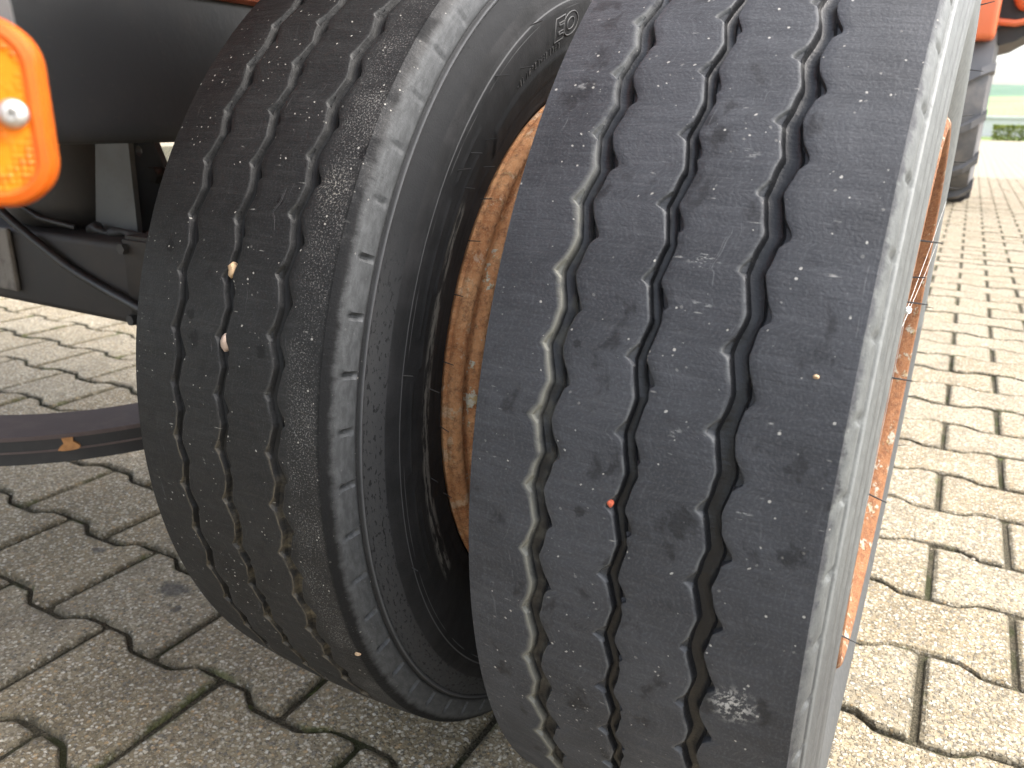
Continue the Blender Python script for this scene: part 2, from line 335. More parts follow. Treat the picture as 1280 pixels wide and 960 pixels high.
def empty(name, loc=(0, 0, 0)):
    o = bpy.data.objects.new(name, None); COL.objects.link(o); o.location = loc; o.empty_display_size = .1; return o

# ------------------------------------------------------------------ ground, pavement
def plane(name, x0, x1, y0, y1, z, mat, nx=1, ny=1):
    bm = bmesh.new()
    vs = [[bm.verts.new((x0+(x1-x0)*i/nx, y0+(y1-y0)*j/ny, z)) for i in range(nx+1)] for j in range(ny+1)]
    for j in range(ny):
        for i in range(nx): bm.faces.new((vs[j][i], vs[j][i+1], vs[j+1][i+1], vs[j+1][i]))
    return from_bm(name, bm, mat)
def mk_grass(name, a, b):
    k = N(name); p = k.pos(); n = k.noise(p, .05, 5, .6); f = k.noise(p, 3, 4, .6)
    return k.out(k.mix(k.ss(f, .35, .7), k.mix(k.ss(n, .4, .6), a, b), (.07, .10, .03)), .9, spec=.1)
M['grass'] = mk_grass('grass_field', (.10, .16, .05), (.17, .19, .07))
tag(plane('ground', -1500, 1500, -1500, 1500, -.06, M['grass']), kind='structure')

NEAR_Y = 12.0
def wave(x, j):      # offset of line j at x: low where the joint beyond starts, high where the joint in front ends
    xl = X0 + (0.5*PX if j % 2 else 0)
    u = (x - xl)/PX; u = abs(u-round(u))*PX            # distance to nearest low centre
    t = min(1, max(0, (u-.037)/.026)); return -.0092 + .0184*t
GAPX, GAP, BEV = .0037, .0034, .0048
def paver_outline():
    # paver between line 0 (near) and line 1 (far), joints on both sides; local centre at 0,0. Near line: low at its joints, high at the middle
    hw = PX/2-GAPX; pts = []
    def near(x): u = abs(abs(x)-PX/2); t = min(1, max(0, (u-.037)/.026)); return -PY/2-.0092+.0184*t+GAP
    xs = [-hw+.004, -hw+.012, -.064, -.052, -.041, -.033, .033, .041, .052, .064, hw-.012, hw-.004]
    for x in xs: pts.append((x, near(x)))
    pts.append((hw, near(hw)+.005))
    pts.append((hw, -near(hw)-.005))
    for x in xs[::-1]: pts.append((x, -near(x)))
    pts.append((-hw, -near(hw)-.005)); pts.append((-hw, near(hw)+.005))
    return pts
def inset(pts, d):
    hw = PX/2-GAPX
    return [Vector((x*(1-d/hw), y-math.copysign(d, y))) for x, y in pts]
def paver_rings(seed):
    r = random.Random(seed); P = paver_outline(); P = [(x+r.uniform(-.0008, .0008), y+r.uniform(-.0008, .0008)) for x, y in P]
    rings = []
    for d, z in ((0, -.028), (0, -.0052), (.0014, -.0022), (BEV, -.0003), (.0085, 0)):
        q = inset(P, d); rings.append([(v[0]+r.uniform(-.0004, .0004)*(z > -.01), v[1]+r.uniform(-.0004, .0004)*(z > -.01), z+(r.uniform(-.0006, .0005) if -.01 < z < 0 else 0)) for v in q])
    return rings
EDGE = (1., 1., .9, .45, 0.)
def add_paver(bm, rings, loc, rz, tilt):
    el = bm.verts.layers.float.get('edge') or bm.verts.layers.float.new('edge')
    Mx = Matrix.Translation(loc) @ Matrix.Rotation(tilt[0], 4, 'X') @ Matrix.Rotation(tilt[1], 4, 'Y') @ Matrix.Rotation(rz, 4, 'Z')
    vr = [[bm.verts.new(Mx @ Vector(p)) for p in ring] for ring in rings]; n = len(vr[0])
    for a, b in zip(vr, vr[1:]):
        for i in range(n): bm.faces.new((a[i], a[(i+1) % n], b[(i+1) % n], b[i]))
    t = vr[-1]      # near points 0..11, right end 12 13, far points 14..25 (right to left), left end 26 27
    for i in range(11): bm.faces.new((t[i], t[i+1], t[24-i], t[25-i]))
    bm.faces.new((t[11], t[12], t[13], t[14])); bm.faces.new((t[26], t[27], t[0], t[25]))
    for ring, e_ in zip(vr, EDGE):
        for q in ring: q[el] = e_
bm = bmesh.new()
box_ = lambda x0, x1, y0, y1, z: bm.faces.new([bm.verts.new(p) for p in ((x0, y0, z), (x1, y0, z), (x1, y1, z), (x0, y1, z))])
f = box_(-12, 8, -3, NEAR_Y, -.0068)
for a in ((-30, 40, NEAR_Y, 41.5), (8, 40, -12, NEAR_Y), (-30, -12, -12, NEAR_Y), (-12, 8, -12, -3)): box_(*a, -.003).material_index = 1
pav = from_bm('pavement', bm, M['joint']); pav.data.materials.append(M['far']); tag(pav, kind='structure')
CO = Vector((0, 0, H))
def proj(p):
    d = Vector(p)-CO; t = d.dot(FW)
    if t < .05: return None
    return 640+FPX*d.dot(RT)/t, 480-FPX*d.dot(UP)/t, t
cells = []
for j in range(-20, int((NEAR_Y-Y0)/PY)):
    for i in range(-60, 40):
        cx = X0+(i+.5)*PX+(PX/2 if j % 2 else 0); cy = Y0+(j+.5)*PY
        if -11.8 < cx < 7.8 and -2.9 < cy < NEAR_Y-.1: cells.append((cx, cy))
def vis(c):
    q = proj((c[0], c[1], 0))
    if q is None: return False
    mg = 150/q[2]
    if not (-mg < q[0] < 1280+mg and -mg < q[1] < 960+mg): return False
    return not (250 < q[0] < 1010 and q[1] < 740) and not (640 < q[0] < 1000) and not (q[0] < 160 and q[1] < 370)
inview = sorted([c for c in cells if vis(c)], key=lambda c: (Vector((c[0], c[1], 0))-CO).length)
single = set(inview[:290])
variants = [paver_rings(s) for s in range(8)]; vmesh = []
for s, rg in enumerate(variants):
    b2 = bmesh.new(); add_paver(b2, rg, (0, 0, 0), 0, (0, 0)); me = bpy.data.meshes.new('paver'); bmesh.ops.recalc_face_normals(b2, faces=b2.faces[:]); b2.to_mesh(me); b2.free()
    me.materials.append(M['paver']); vmesh.append(me)
bm = bmesh.new(); r5 = random.Random(5)
for c in cells:
    tilt = (r5.gauss(0, .006), r5.gauss(0, .006)); dz = r5.gauss(0, .0008)-.0005; rz = r5.choice((0, PI)); s = r5.randrange(8)
    if c in single:
        o = bpy.data.objects.new('paver', vmesh[s]); COL.objects.link(o); o.parent = pav
        o.location = (c[0], c[1], dz); o.rotation_euler = (tilt[0], tilt[1], rz)
    elif -7 < c[0] < 6 and c[1] > -1.2:
        add_paver(bm, variants[s], (c[0], c[1], dz), rz, tilt)
o = from_bm('paver_field', bm, M['paver'], pav); o['kind'] = 'stuff'

# ------------------------------------------------------------------ tyres
NP_ = 62; PER = 360/NP_; SUB = 20; NC = NP_*SUB
TH = np.linspace(-180, 180, NC+1)              # degrees from the rear, up positive
def sm(t): t = np.clip(t, 0, 1); return t*t*(3-2*t)
def tri(ph): return 1-np.abs(2*(ph % 1)-1)     # 0 at 0, 1 at .5
def noise1(x, seed):
    r = np.random.default_rng(seed); y = np.zeros_like(x)
    for f in (7, 13, 19, 31, 47, 71, 113, 173): y += np.sin(np.radians(x)*f+r.uniform(0, 6.28))*r.uniform(.4, 1)
    return y/3.2
def tyre_mesh(name, grooves, prof_r, prof_l, edge_r, edge_l, depth, notch_r, mat, seed, side_rows):
    S, D, LIP, FLO = [], [], [], []            # per row arrays over columns: s (m), depth below crown (m)
    one = np.ones(NC+1)
    def row(s, d, lip=0., flo=0.): S.append(s*one); D.append(d*one); LIP.append(lip*one); FLO.append(flo*one)
    wear = .00022*noise1(TH, seed+50)
    prev = -edge_l*one
    def rib(a, b, n):
        for t in np.linspace(0, 1, n+2)[1:-1]: row(a+(b-a)*t, wear*math.sin(PI*t))
    row(prev, 0)
    for gi, (c, w, z, nl, nr, tl, tr_, lw) in enumerate(grooves):
        r = np.random.default_rng(seed+gi)
        jig = .00065*noise1(TH*1., seed+gi*3+1); jig2 = .0007*noise1(TH, seed+gi*3+2)
        kl = ((tl-TH)/PER); kr = ((tr_-TH)/PER)
        pl = kl % 1; pr = kr % 1
        al = .75+.5*r.random(200)[np.floor(kl+.3).astype(int) % 62]; ar = .75+.5*r.random(200)[np.floor(kr+.3).astype(int) % 62]
        zg = (tri(pl)*2-1); zg = 1.2*zg
        L0 = c-w+zg*z+jig; R0 = c+w+zg*z+jig2
        nL = np.where(pl < .09, 1-pl/.09, np.clip((pl-.78)/.22, 0, 1)); nR = np.where(pr < .09, 1-pr/.09, np.clip((pr-.64)/.36, 0, 1))
        nL = sm(nL)*nl*al; nR = sm(nR)*nr*ar
        L1 = L0-nL; R1 = R0+nR; lwv = lw*(1+.35*noise1(TH, seed+gi*5+9)); lwv = np.maximum(lwv, .0008)
        shl = .0005+.0020*sm(nL/.0012); shr = .0004+.0034*sm(nR/.0012)
        rib(prev, L1-lwv, 6)
        lk = 1. if lw > .003 else .0
        row(L1-lwv, 0, .0); row(L1-lwv*.5, .0001, .35); row(L1-.0003, .0004, .85); row(np.minimum(L1+.0006, L0), shl, .45+.4*lk, .25*(1-lk))
        row(L0, shl+.0004, .25+.5*lk, .45*(1-lk)); row(L0+.0006, .0022, .6*lk, 1-.7*lk); dv = depth*(1+.06*noise1(TH, seed+77))
        row(L0+w*.36, dv*.86, .2*lk, 1); row(L0+w*.75, dv, 0, 1); row(R0-w*.75, dv, 0, 1); row(R0-w*.36, dv*.86, 0, 1)
        row(R0-.0005, .0030, 0, 1); row(R0, shr+.0003, 0, .8); row(np.maximum(R1-.0005, R0), shr, 0, .7); row(R1, .0004, .15, .2); row(R1+.0010, 0, 0)
        prev = R1+.0010
    rib(prev, edge_r*one, 7); row(edge_r, 0)
    S = np.array(S); D = np.array(D); LIP = np.array(LIP); FLO = np.array(FLO)
    crown = .3922-.0052*(np.abs(S)/.0965)**2.2
    # rounding of the worn tread edges
    RAD = crown-D
    def side(prof, sg):
        ps = np.array(prof); arc = np.r_[0, np.cumsum(np.hypot(*np.diff(ps, axis=0).T))]
        t = np.linspace(0, arc[-1], side_rows[0 if sg > 0 else 1])
        # Catmull-like smooth resample
        s_ = np.interp(t, arc, ps[:, 0]); r_ = np.interp(t, arc, ps[:, 1])
        for _ in range(2): s_[1:-1] = .25*s_[:-2]+.5*s_[1:-1]+.25*s_[2:]; r_[1:-1] = .25*r_[:-2]+.5*r_[1:-1]+.25*r_[2:]
        return s_, r_
    def block(prof, sg):
        s_, r_ = side(prof, sg); ds = np.gradient(s_); dr = np.gradient(r_); L = np.hypot(ds, dr); ns, nr_ = -dr/L, ds/L
        if sg > 0: pass
        SS = np.repeat(s_[:, None], NC+1, 1); RR = np.repeat(r_[:, None], NC+1, 1); dd = np.zeros_like(SS)
        ths = TH[None, :]; rr = RR
        if sg > 0:
            for (r0, r1, h) in RINGS[name]: dd += h*np.exp(-((rr-r0)/r1)**2)
            if name == 'in':
                dd += .0011*sm((.3300-rr)/.0012)*sm((ths-36)/10)*sm((rr-.262)/.004)                # raised maker's panel
                pb = sm((rr-.2735)/.0012)*sm((.2935-rr)/.0012)*sm((ths-45.5-(rr-.2735)*60)/.6); dd += .0012*pb
                for (ra, rb, ta, tb) in ((.3125, .3150, 14, 33), (.3125, .3150, 34.5, 44), (.3050, .3070, 10, 21), (.3130, .3150, -24, -6), (.3055, .3070, -19, -10), (.3150, .3165, -4, 9), (.2990, .3005, 20, 42)):
                    dd += .0009*sm((rr-ra+.0005)/.0009)*sm((rb-rr+.0005)/.0009)*sm((ths-ta)/.5)*sm((tb-ths)/.5)
            k0, rc, sl, wd, dp = notch_r
            ph = ((k0-ths)/PER); ph = np.abs(ph-np.round(ph))*PER*np.pi/180*rr
            am = .7+.5*np.random.default_rng(seed+9).random(100)[np.floor((k0-TH)/PER+.5).astype(int) % 62][None, :]
            if name == 'in': am = am*(1-.62*sm((TH-20)/12))[None, :]
            dd -= dp*am*sm((wd-ph)/(wd*.55))*sm((sl-np.abs(rr-rc))/(sl*.5))
            dd += .00007*noise1(TH, seed+4)[None, :]*sm((.375-rr)/.02)
        return SS+dd*np.sign(sg)*np.abs(ns)[:, None]*1, RR+dd*np.maximum(nr_ if sg < 0 else nr_*1, 0)[:, None] if sg > 0 else RR
    sR, rR = block(prof_r, 1); sL, rL = block(prof_l, -1)
    sL = -np.abs(sL) if np.mean(np.array(prof_l)[:, 0]) > 0 else sL
    Sall = np.vstack([sL[::-1], S, sR]); Rall = np.vstack([rL[::-1], RAD, rR])
    z1 = np.zeros_like(sL); z2 = np.zeros_like(sR)
    LIP = np.vstack([z1, LIP, z2]); FLO = np.vstack([z1, FLO, z2])
    nrw = Sall.shape[0]; th = np.radians(TH)[None, :]
    co_ = np.empty((nrw, NC+1, 3)); co_[..., 0] = Sall; co_[..., 1] = -Rall*np.cos(th); co_[..., 2] = Rall*np.sin(th)
    base = Sall[:, NC//2]; arc = np.r_[0, np.cumsum(np.hypot(np.diff(Sall.mean(1)), np.diff(Rall.mean(1))))]
    arc -= arc[len(sL)+S.shape[0]//2]
    # weld the seam: drop last column's vertices
    idx = (np.arange(nrw)[:, None]*NC + (np.arange(NC+1) % NC)[None, :])
    q = np.stack([idx[:-1, :-1], idx[:-1, 1:], idx[1:, 1:], idx[1:, :-1]], -1).reshape(-1, 4)
    me = bpy.data.meshes.new('tyre'); nf = len(q)
    me.vertices.add(nrw*NC); me.loops.add(nf*4); me.polygons.add(nf)
    me.vertices.foreach_set('co', co_[:, :NC].reshape(-1).astype(np.float32))
    me.loops.foreach_set('vertex_index', q.reshape(-1).astype(np.int32)); me.polygons.foreach_set('loop_start', (np.arange(nf)*4).astype(np.int32))
    me.polygons.foreach_set('use_smooth', np.ones(nf, bool)); me.update(calc_edges=True)
    def uvl(nm, U, V):
        a = np.stack([np.broadcast_to(U, (nrw, NC+1)), np.broadcast_to(V, (nrw, NC+1))], -1)
        l = np.stack([a[:-1, :-1], a[:-1, 1:], a[1:, 1:], a[1:, :-1]], 2).reshape(-1, 2)
        ly = me.uv_layers.new(name=nm); ly.data.foreach_set('uv', l.reshape(-1).astype(np.float32))
    uvl('tread', th*.395, np.maximum.accumulate(arc)[:, None]+0*th); uvl('prof', Sall, Rall)
    for nm, A in (('lip', LIP), ('floor', FLO)):
        at = me.attributes.new(nm, 'FLOAT', 'POINT'); at.data.foreach_set('value', A[:, :NC].reshape(-1).astype(np.float32))
    try: me.set_sharp_from_angle(angle=R_(38))
    except Exception: pass
    me.materials.append(mat); return me
RINGS = {'in': [(.3612, .0010, .0024), (.3640, .0012, -.0008), (.3295, .0009, .0008), (.3245, .0006, .0004), (.2980, .0006, .0005), (.2700, .0010, .0006), (.2625, .0009, .0007)],
         'out': [(.3705, .0011, .0016), (.3735, .0012, -.0012), (.3440, .0008, -.0006), (.3370, .0010, .0006), (.3300, .0008, -.0006), (.3000, .001, .0006), (.2700, .0010, .0006)]}
# grooves: centre, half width, zigzag, left notch, right notch, left tip angle, right tip angle, lip width   (metres, relative to the tyre's middle)
CT_O, CT_I = -.1235, -.4125
def G(c, ct, w, z, nl, nr, tl, tr_, lw): return (c/1000-ct, w/1000, z/1000, nl/1000, nr/1000, tl, tr_, lw/1000)
g_out = [G(-173.4, CT_O, 4.7, 2.1, 2.6, 2.6, 22.6, 19.8, 3.2), G(-125.6, CT_O, 3.4, 1.9, 4.0, 3.2, 22.7, 21.0, 1.6), G(-78.0, CT_O, 4.9, 1.9, 3.4, 3.2, 24.2, 20.9, 2.0)]
g_in = [G(-459.0, CT_I, 3.7, 2.0, 2.4, 2.4, 23.5, 21.0, 1.6), G(-414.4, CT_I, 3.5, 2.0, 2.6, 2.6, 23.5, 22.1, 1.5), G(-367.6, CT_I, 4.0, 2.0, 2.6, 2.8, 24.6, 22.1, 1.8)]
pr_in = [(.0805, .3887), (.0838, .3868), (.0865, .3830), (.0885, .3775), (.0903, .3700), (.0916, .3610), (.0955, .3500), (.0990, .3380), (.1005, .3270), (.0990, .3080), (.0955, .2900), (.0905, .2760), (.0872, .2640), (.0868, .2560), (.0800, .2500)]
pr_inL = [(.0950, .3872), (.1000, .3820), (.1025, .3740), (.1040, .3620), (.1085, .3400), (.1090, .3200), (.1040, .2950), (.0940, .2720), (.0880, .2580), (.0800, .2500)]
pr_outL = [(.0962, .3871), (.1000, .3825), (.1015, .3740), (.1030, .3620), (.1085, .3400), (.1090, .3200), (.1040, .2950), (.0940, .2720), (.0880, .2580), (.0800, .2500)]
pr_out = [(.0955, .3871), (.0980, .3845), (.1000, .3790), (.1013, .3700), (.1045, .3550), (.1072, .3400), (.1080, .3250), (.1065, .3080), (.1020, .2900), (.0950, .2720), (.0900, .2620), (.0880, .2560), (.0800, .2500)]
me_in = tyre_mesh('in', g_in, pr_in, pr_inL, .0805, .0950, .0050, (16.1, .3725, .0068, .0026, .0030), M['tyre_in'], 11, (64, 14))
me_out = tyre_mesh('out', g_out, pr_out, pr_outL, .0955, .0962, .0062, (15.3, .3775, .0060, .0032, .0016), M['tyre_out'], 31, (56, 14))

AXC = Vector((0, .7468, .3852)); CAMBER, TOE = R_(-.6), R_(-.16)
ax = Vector((math.cos(TOE)*math.cos(CAMBER), math.sin(TOE)*math.cos(CAMBER), math.sin(CAMBER)))
bb = zz.cross(ax).normalized(); cc = ax.cross(bb)
WM = Matrix(((ax.x, bb.x, cc.x, 0), (ax.y, bb.y, cc.y, 0), (ax.z, bb.z, cc.z, 0), (0, 0, 0, 1)))
def wheel_matrix(ct): return Matrix.Translation(AXC+ax*ct) @ WM
def flatten(me, ct):            # the contact patch rests on the stones
    W = wheel_matrix(ct); Wi = W.inverted(); n = len(me.vertices); a = np.empty(n*3, np.float32); me.vertices.foreach_get('co', a); a = a.reshape(-1, 3).astype(float)
    Wn = np.array(W); wz = a@Wn[2, :3]+Wn[2, 3]; lift = np.maximum(0, .0012-wz); k = lift > 0
    dirv = np.array(Wi.to_3x3() @ zz); a[k] += lift[k, None]*dirv
    low = np.clip((.03-wz)/.03, 0, 1)*(a[:, 2] < 0); a[:, 0] *= 1+.02*low
    me.vertices.foreach_set('co', a.reshape(-1).astype(np.float32)); me.update()
flatten(me_in, CT_I); flatten(me_out, CT_O)

trailer = empty('trailer', (-1.1, .75, 0))
tag(trailer, 'dirty farm trailer with worn rusty-rimmed twin tyres standing on the grey pavers', 'trailer')
TRI = Matrix.Translation((1.1, -.75, 0))
def part(o, label=None):
    o.parent = trailer; o.matrix_parent_inverse = TRI
    if label: o['label'] = label
    return o
def lathe(name, prof, n, mat, parent, paint=None, smooth=40):
    bm = bmesh.new(); rings = []
    for (s, r) in prof: rings.append([bm.verts.new((s, -r*math.cos(2*PI*i/n), r*math.sin(2*PI*i/n))) for i in range(n)])
    for a, b in zip(rings, rings[1:]):
        for i in range(n): bm.faces.new((a[i], a[(i+1) % n], b[(i+1) % n], b[i]))
    o = from_bm(name, bm, mat, parent, smooth)
    if paint is not None:
        at = o.data.attributes.new('paint', 'FLOAT', 'POINT'); at.data.foreach_set('value', [paint(v.co) for v in o.data.vertices])
    return o
def arcp(c, r, a0, a1, n): return [(c[0]+r*math.cos(R_(a0+(a1-a0)*i/n)), c[1]+r*math.sin(R_(a0+(a1-a0)*i/n))) for i in range(n+1)]
rim_outer = [(.0830, .2520), (.0868, .2545)] + arcp((.0925, .2470), .0068, 120, -60, 10) + [(.0940, .2385), (.0930, .2368)] + arcp((.0985, .2295), .0062, 130, -70, 9) + [(.0960, .2190), (.0880, .2140), (.070, .2110), (.052, .205), (.045, .190), (.02, .188)]
rim_full_r = rim_outer + [(-.045, .188), (-.055, .205), (-.075, .212)]
def rim_l(): return [(-.075, .212), (-.083, .222), (-.0868, .2345)] + [(-.0925-.006*math.cos(a), .2440+.006*math.sin(a)) for a in (-1.2, -.6, 0, .6, 1.2)] + [(-.0868, .2535), (-.080, .252)]
def hairs(W, side_s, lst, parent):
    for (R0, th, ln, tilt) in lst:
        bm = bmesh.new(); a = R_(th); rad = Vector((0, -math.cos(a), math.sin(a))); tan = Vector((0, math.sin(a), math.cos(a)))
        p = rad*R0+Vector((side_s(R0)-.0008, 0, 0)); d = (Vector((1, 0, 0))+tan*tilt+rad*random.uniform(-.25, .25)).normalized()
        tube(bm, [p, p+d*ln*.4+rad*ln*.03, p+d*ln*.8+rad*ln*.06], [.0005, .00045, .0003], 5)
        from_bm('rubber_hair', bm, M['hair'], parent, 60)
def interp_prof(pr): 
    P = sorted(pr, key=lambda q: q[1]); rr = [q[1] for q in P]; ss = [q[0] for q in P]
    return lambda R0: float(np.interp(R0, rr, ss))
def build_wheel(ct, me, label, outer):
    wname = 'wheel'
    pf = (lambda v: 1.0 if (v.x > .0935 and math.hypot(v.y, v.z) < .2385) else (.35 if v.x > .08 else .1)) if not outer else (lambda v: 1. if v.x > .07 else .2)
    bmrim = lathe(wname, rim_full_r + rim_l(), 144, M['rust2'] if not outer else M['rust'], trailer, pf)
    bmrim.matrix_parent_inverse = TRI; bmrim.matrix_basis = wheel_matrix(ct); bmrim['label'] = label
    disc = lathe('wheel_disc', [(.03*(-1 if outer else 1)+.0, .189), (-.012 if outer else .05, .16), (-.02 if outer else .06, .10), (-.02 if outer else .06, .04), (-.035 if outer else .045, .04), (-.035 if outer else .045, .1), (-.03 if outer else .035, .165), (-.05 if outer else .01, .189)], 72, M['rust'], bmrim, lambda v: .2)
    t = link('tyre', me, None, bmrim); return bmrim, t
w_in, t_in = build_wheel(CT_I, me_in, 'inner wheel of the twin pair, rusty double rim lip, behind the outer tyre', False)
t_in['label'] = 'inner twin tyre, darker, tread worn almost smooth with three shallow zigzag grooves'
w_out, t_out = build_wheel(CT_O, me_out, 'outer wheel of the twin pair with rusty rim towards the open yard', True)
t_out['label'] = 'outer twin tyre, nearest, dusty grey worn tread with three zigzag grooves and pale shoulder'
# vent hairs
hairs(None, interp_prof(pr_in), [(.262, 39, .014, .1), (.258, 31.5, .014, .1), (.2585, 22, .013, -.1), (.259, 10.5, .013, -.15), (.2585, -1, .013, -.3), (.262, -14, .012, -.4), (.283, 42, .013, .2), (.300, 44, .014, .2),
      (.312, 40, .013, .15), (.318, 36.5, .014, .2), (.300, 36, .011, .1), (.328, 50.5, .015, .3), (.310, 57, .014, .3), (.330, 62, .014, .3), (.329, 10, .011, .1), (.285, 7, .012, -.2), (.282, -8, .010, -.2), (.33, -17, .010, .1)], w_in)
hairs(None, interp_prof(pr_out), [(.335, 172-360+180+0, .001, 0)] if False else
      [(.327, 150, .016, .1), (.326, 144, .015, 0), (.325, 133, .015, .1), (.325, 121, .015, 0), (.326, 100, .013, 0), (.300, 30, .012, .1), (.325, 32, .014, 0), (.326, 26, .013, 0), (.325, 19, .013, 0), (.322, 8, .013, -.2), (.32, -8, .013, -.3), (.32, 196, .013, -.3), (.32, 207, .013, -.3), (.322, 218, .012, -.3), (.322, 226, .012, -.3), (.32, 176, .012, 0), (.322, 186, .012, 0)], w_out)
# raised lettering on the inner tyre's sidewall, partly hidden behind the outer tyre
def emboss(text, th0, r0, size, parent, spf, wid):
    cu = bpy.data.curves.new('lettering', 'FONT'); cu.body = text; cu.size = size; cu.fill_mode = 'NONE'; cu.bevel_depth = .00055; cu.bevel_resolution = 1; cu.offset = .0012; cu.resolution_u = 6; cu.shear = .2
    o = bpy.data.objects.new('tmp', cu); COL.objects.link(o); bpy.context.view_layer.update()
    me = bpy.data.meshes.new_from_object(o.evaluated_get(bpy.context.evaluated_depsgraph_get())); bpy.data.objects.remove(o)
    for v in me.vertices:
        R0 = r0+v.co.y; a = R_(th0)+v.co.x*wid/r0
        v.co = Vector((spf(R0)+v.co.z+.0012, -R0*math.cos(a), R0*math.sin(a)))
    return link('lettering', me, M['hair'], parent)
spi = interp_prof(pr_in)
M['letter'] = painted('raised_rubber_letter', (.05, .05, .05), .55, (.10, .10, .10), .6, 60)
o = emboss('EO', 68.5, .3045, .0215, w_in, spi, 1.5); o.data.materials[0] = M['letter']; o['label'] = 'raised outlined letters E O on the sidewall'
bm = bmesh.new(); rr_ = random.Random(3)      # a line of tiny worn raised print, too small to read
a = 55.5
while a < 71:
    wd = rr_.uniform(.5, .9)
    for kk in range(rr_.randint(2, 3)):
        r0 = .2965+rr_.choice((0, .0022, .0042)); ver = rr_.random() < .5
        ra, rb, ta, tb = (.2965, .3015, a+wd*rr_.random()*.6, 0) if ver else (r0, r0+.0009, a, a+wd*.7)
        if ver: tb = ta+.18
        q = [(ra, ta), (ra, tb), (rb, tb), (rb, ta)]
        prism(bm, q, lambda R0, t: Vector((spi(R0)+.0016, -R0*math.cos(R_(t)), R0*math.sin(R_(t)))), lambda R0, t: Vector((spi(R0)-.0005, -R0*math.cos(R_(t)), R0*math.sin(R_(t)))))
    a += wd+.35
o = from_bm('worn_print', bm, M['letter'], w_in); o['label'] = 'line of tiny worn raised print on the sidewall'

# ------------------------------------------------------------------ trailer frame and underside
bm = bmesh.new(); box(bm, -1.85, -.36, -.16, 1.55, .862, .95, .006); part(from_bm('deck', bm, M['red']), 'red-brown trailer deck overhead')  # deck out of view; its edges are sized for the light let in beneath
bm = bmesh.new(); box(bm, -.86, -.70, -.14, 1.53, .7235, .864, .008); part(from_bm('side_sill', bm, M['red']), 'red-brown sill above the black chassis rail')
bm = bmesh.new()   # chassis rail: C-section with rounded bottom edge
prism(bm, [(-.72, .7236), (-.72, .600), (-.7225, .590), (-.728, .5835), (-.735, .581), (-.80, .581), (-.80, .7236)], lambda x, z: Vector((x, -.13, z)), lambda x, z: Vector((x, 1.52, z)))
part(from_bm('chassis_rail', bm, M['black'], None, 50), 'smooth black chassis rail beside the inner tyre')
bm = bmesh.new(); box(bm, -2.0, -.50, .692, .800, .333, .444, .010, 3); part(from_bm('axle', bm, M['axle'], None, 50), 'dusty dark square axle tube')
bm = bmesh.new(); rings = []
for x, r in ((-.52, .001), (-.52, .085), (-.17, .085), (-.165, .112), (-.150, .112), (-.146, .070), (-.112, .064), (-.104, .056), (-.082, .050), (-.078, .044), (-.078, .001)):
    rings.append([bm.verts.new((x, .7468+r*math.cos(2*PI*i/40), .3852+r*math.sin(2*PI*i/40))) for i in range(40)])
for a, b in zip(rings, rings[1:]):
    for i in range(40): bm.faces.new((a[i], a[(i+1) % 40], b[(i+1) % 40], b[i]))
hub = part(from_bm('hub', bm, M['dark'], None, 40))
for q in range(8):
    bm = bmesh.new(); a0 = 2*PI*q/8; cy_, cz_ = .7468+.095*math.cos(a0), .3852+.095*math.sin(a0)
    prism(bm, [(math.cos(PI*i/3)*.013, math.sin(PI*i/3)*.013) for i in range(6)], lambda a, b: Vector((-.151, cy_+a, cz_+b)), lambda a, b: Vector((-.128, cy_+a, cz_+b)))
    o = from_bm('wheel_nut', bm, M['rust'], hub)
bm = bmesh.new()   # clamp round the axle
prism(bm, [(.684, .456), (.808, .456), (.808, .345), (.800, .328), (.70, .322), (.684, .340)], lambda y, z: Vector((-.955, y, z)), lambda y, z: Vector((-.79, y, z)))
bmesh.ops.bevel(bm, geom=bm.edges[:], offset=.005, segments=2, affect='EDGES'); part(from_bm('axle_clamp', bm, M['axle'], None, 50))
bm = bmesh.new()   # weld bead at foot of the web plate
tube(bm, [(-1.09+i*.012, .735+.004*math.sin(i*2.1), .447+.003*math.sin(i*1.3)) for i in range(14)], [.007+.003*math.sin(i*1.7) for i in range(14)], 8); part(from_bm('weld_bead', bm, M['dark'], None, 70))
bm = bmesh.new(); prism(bm, [(-1.100, .443), (-1.008, .443), (-1.002, .66), (-1.055, .66)], lambda x, z: Vector((x, .752, z)), lambda x, z: Vector((x, .760, z)))
part(from_bm('web_plate', bm, M['grey']), 'grey steel web plate standing on the axle')
bm = bmesh.new()   # air bag
cxa, cya = -1.20, .80
pr = [(.0, .438), (.06, .440), (.085, .447), (.098, .462), (.102, .485), (.098, .515), (.102, .56), (.102, .66), (.0, .66)]
rings = [[bm.verts.new((cxa+max(r, .001)*math.cos(2*PI*i/40), cya+max(r, .001)*math.sin(2*PI*i/40), z)) for i in range(40)] for r, z in pr]
for a, b in zip(rings, rings[1:]):
    for i in range(40): bm.faces.new((a[i], a[(i+1) % 40], b[(i+1) % 40], b[i]))
part(from_bm('air_bag', bm, M['air'], None, 50), 'dark round air bag standing on the axle')
bm = bmesh.new(); box(bm, -2.1, -1.31, .97, 1.05, .40, .864, .006); part(from_bm('dark_occluder', bm, M['dark']), 'dark occluder box added behind the axle')  # box added as an occluder to keep the gaps behind the axle dark
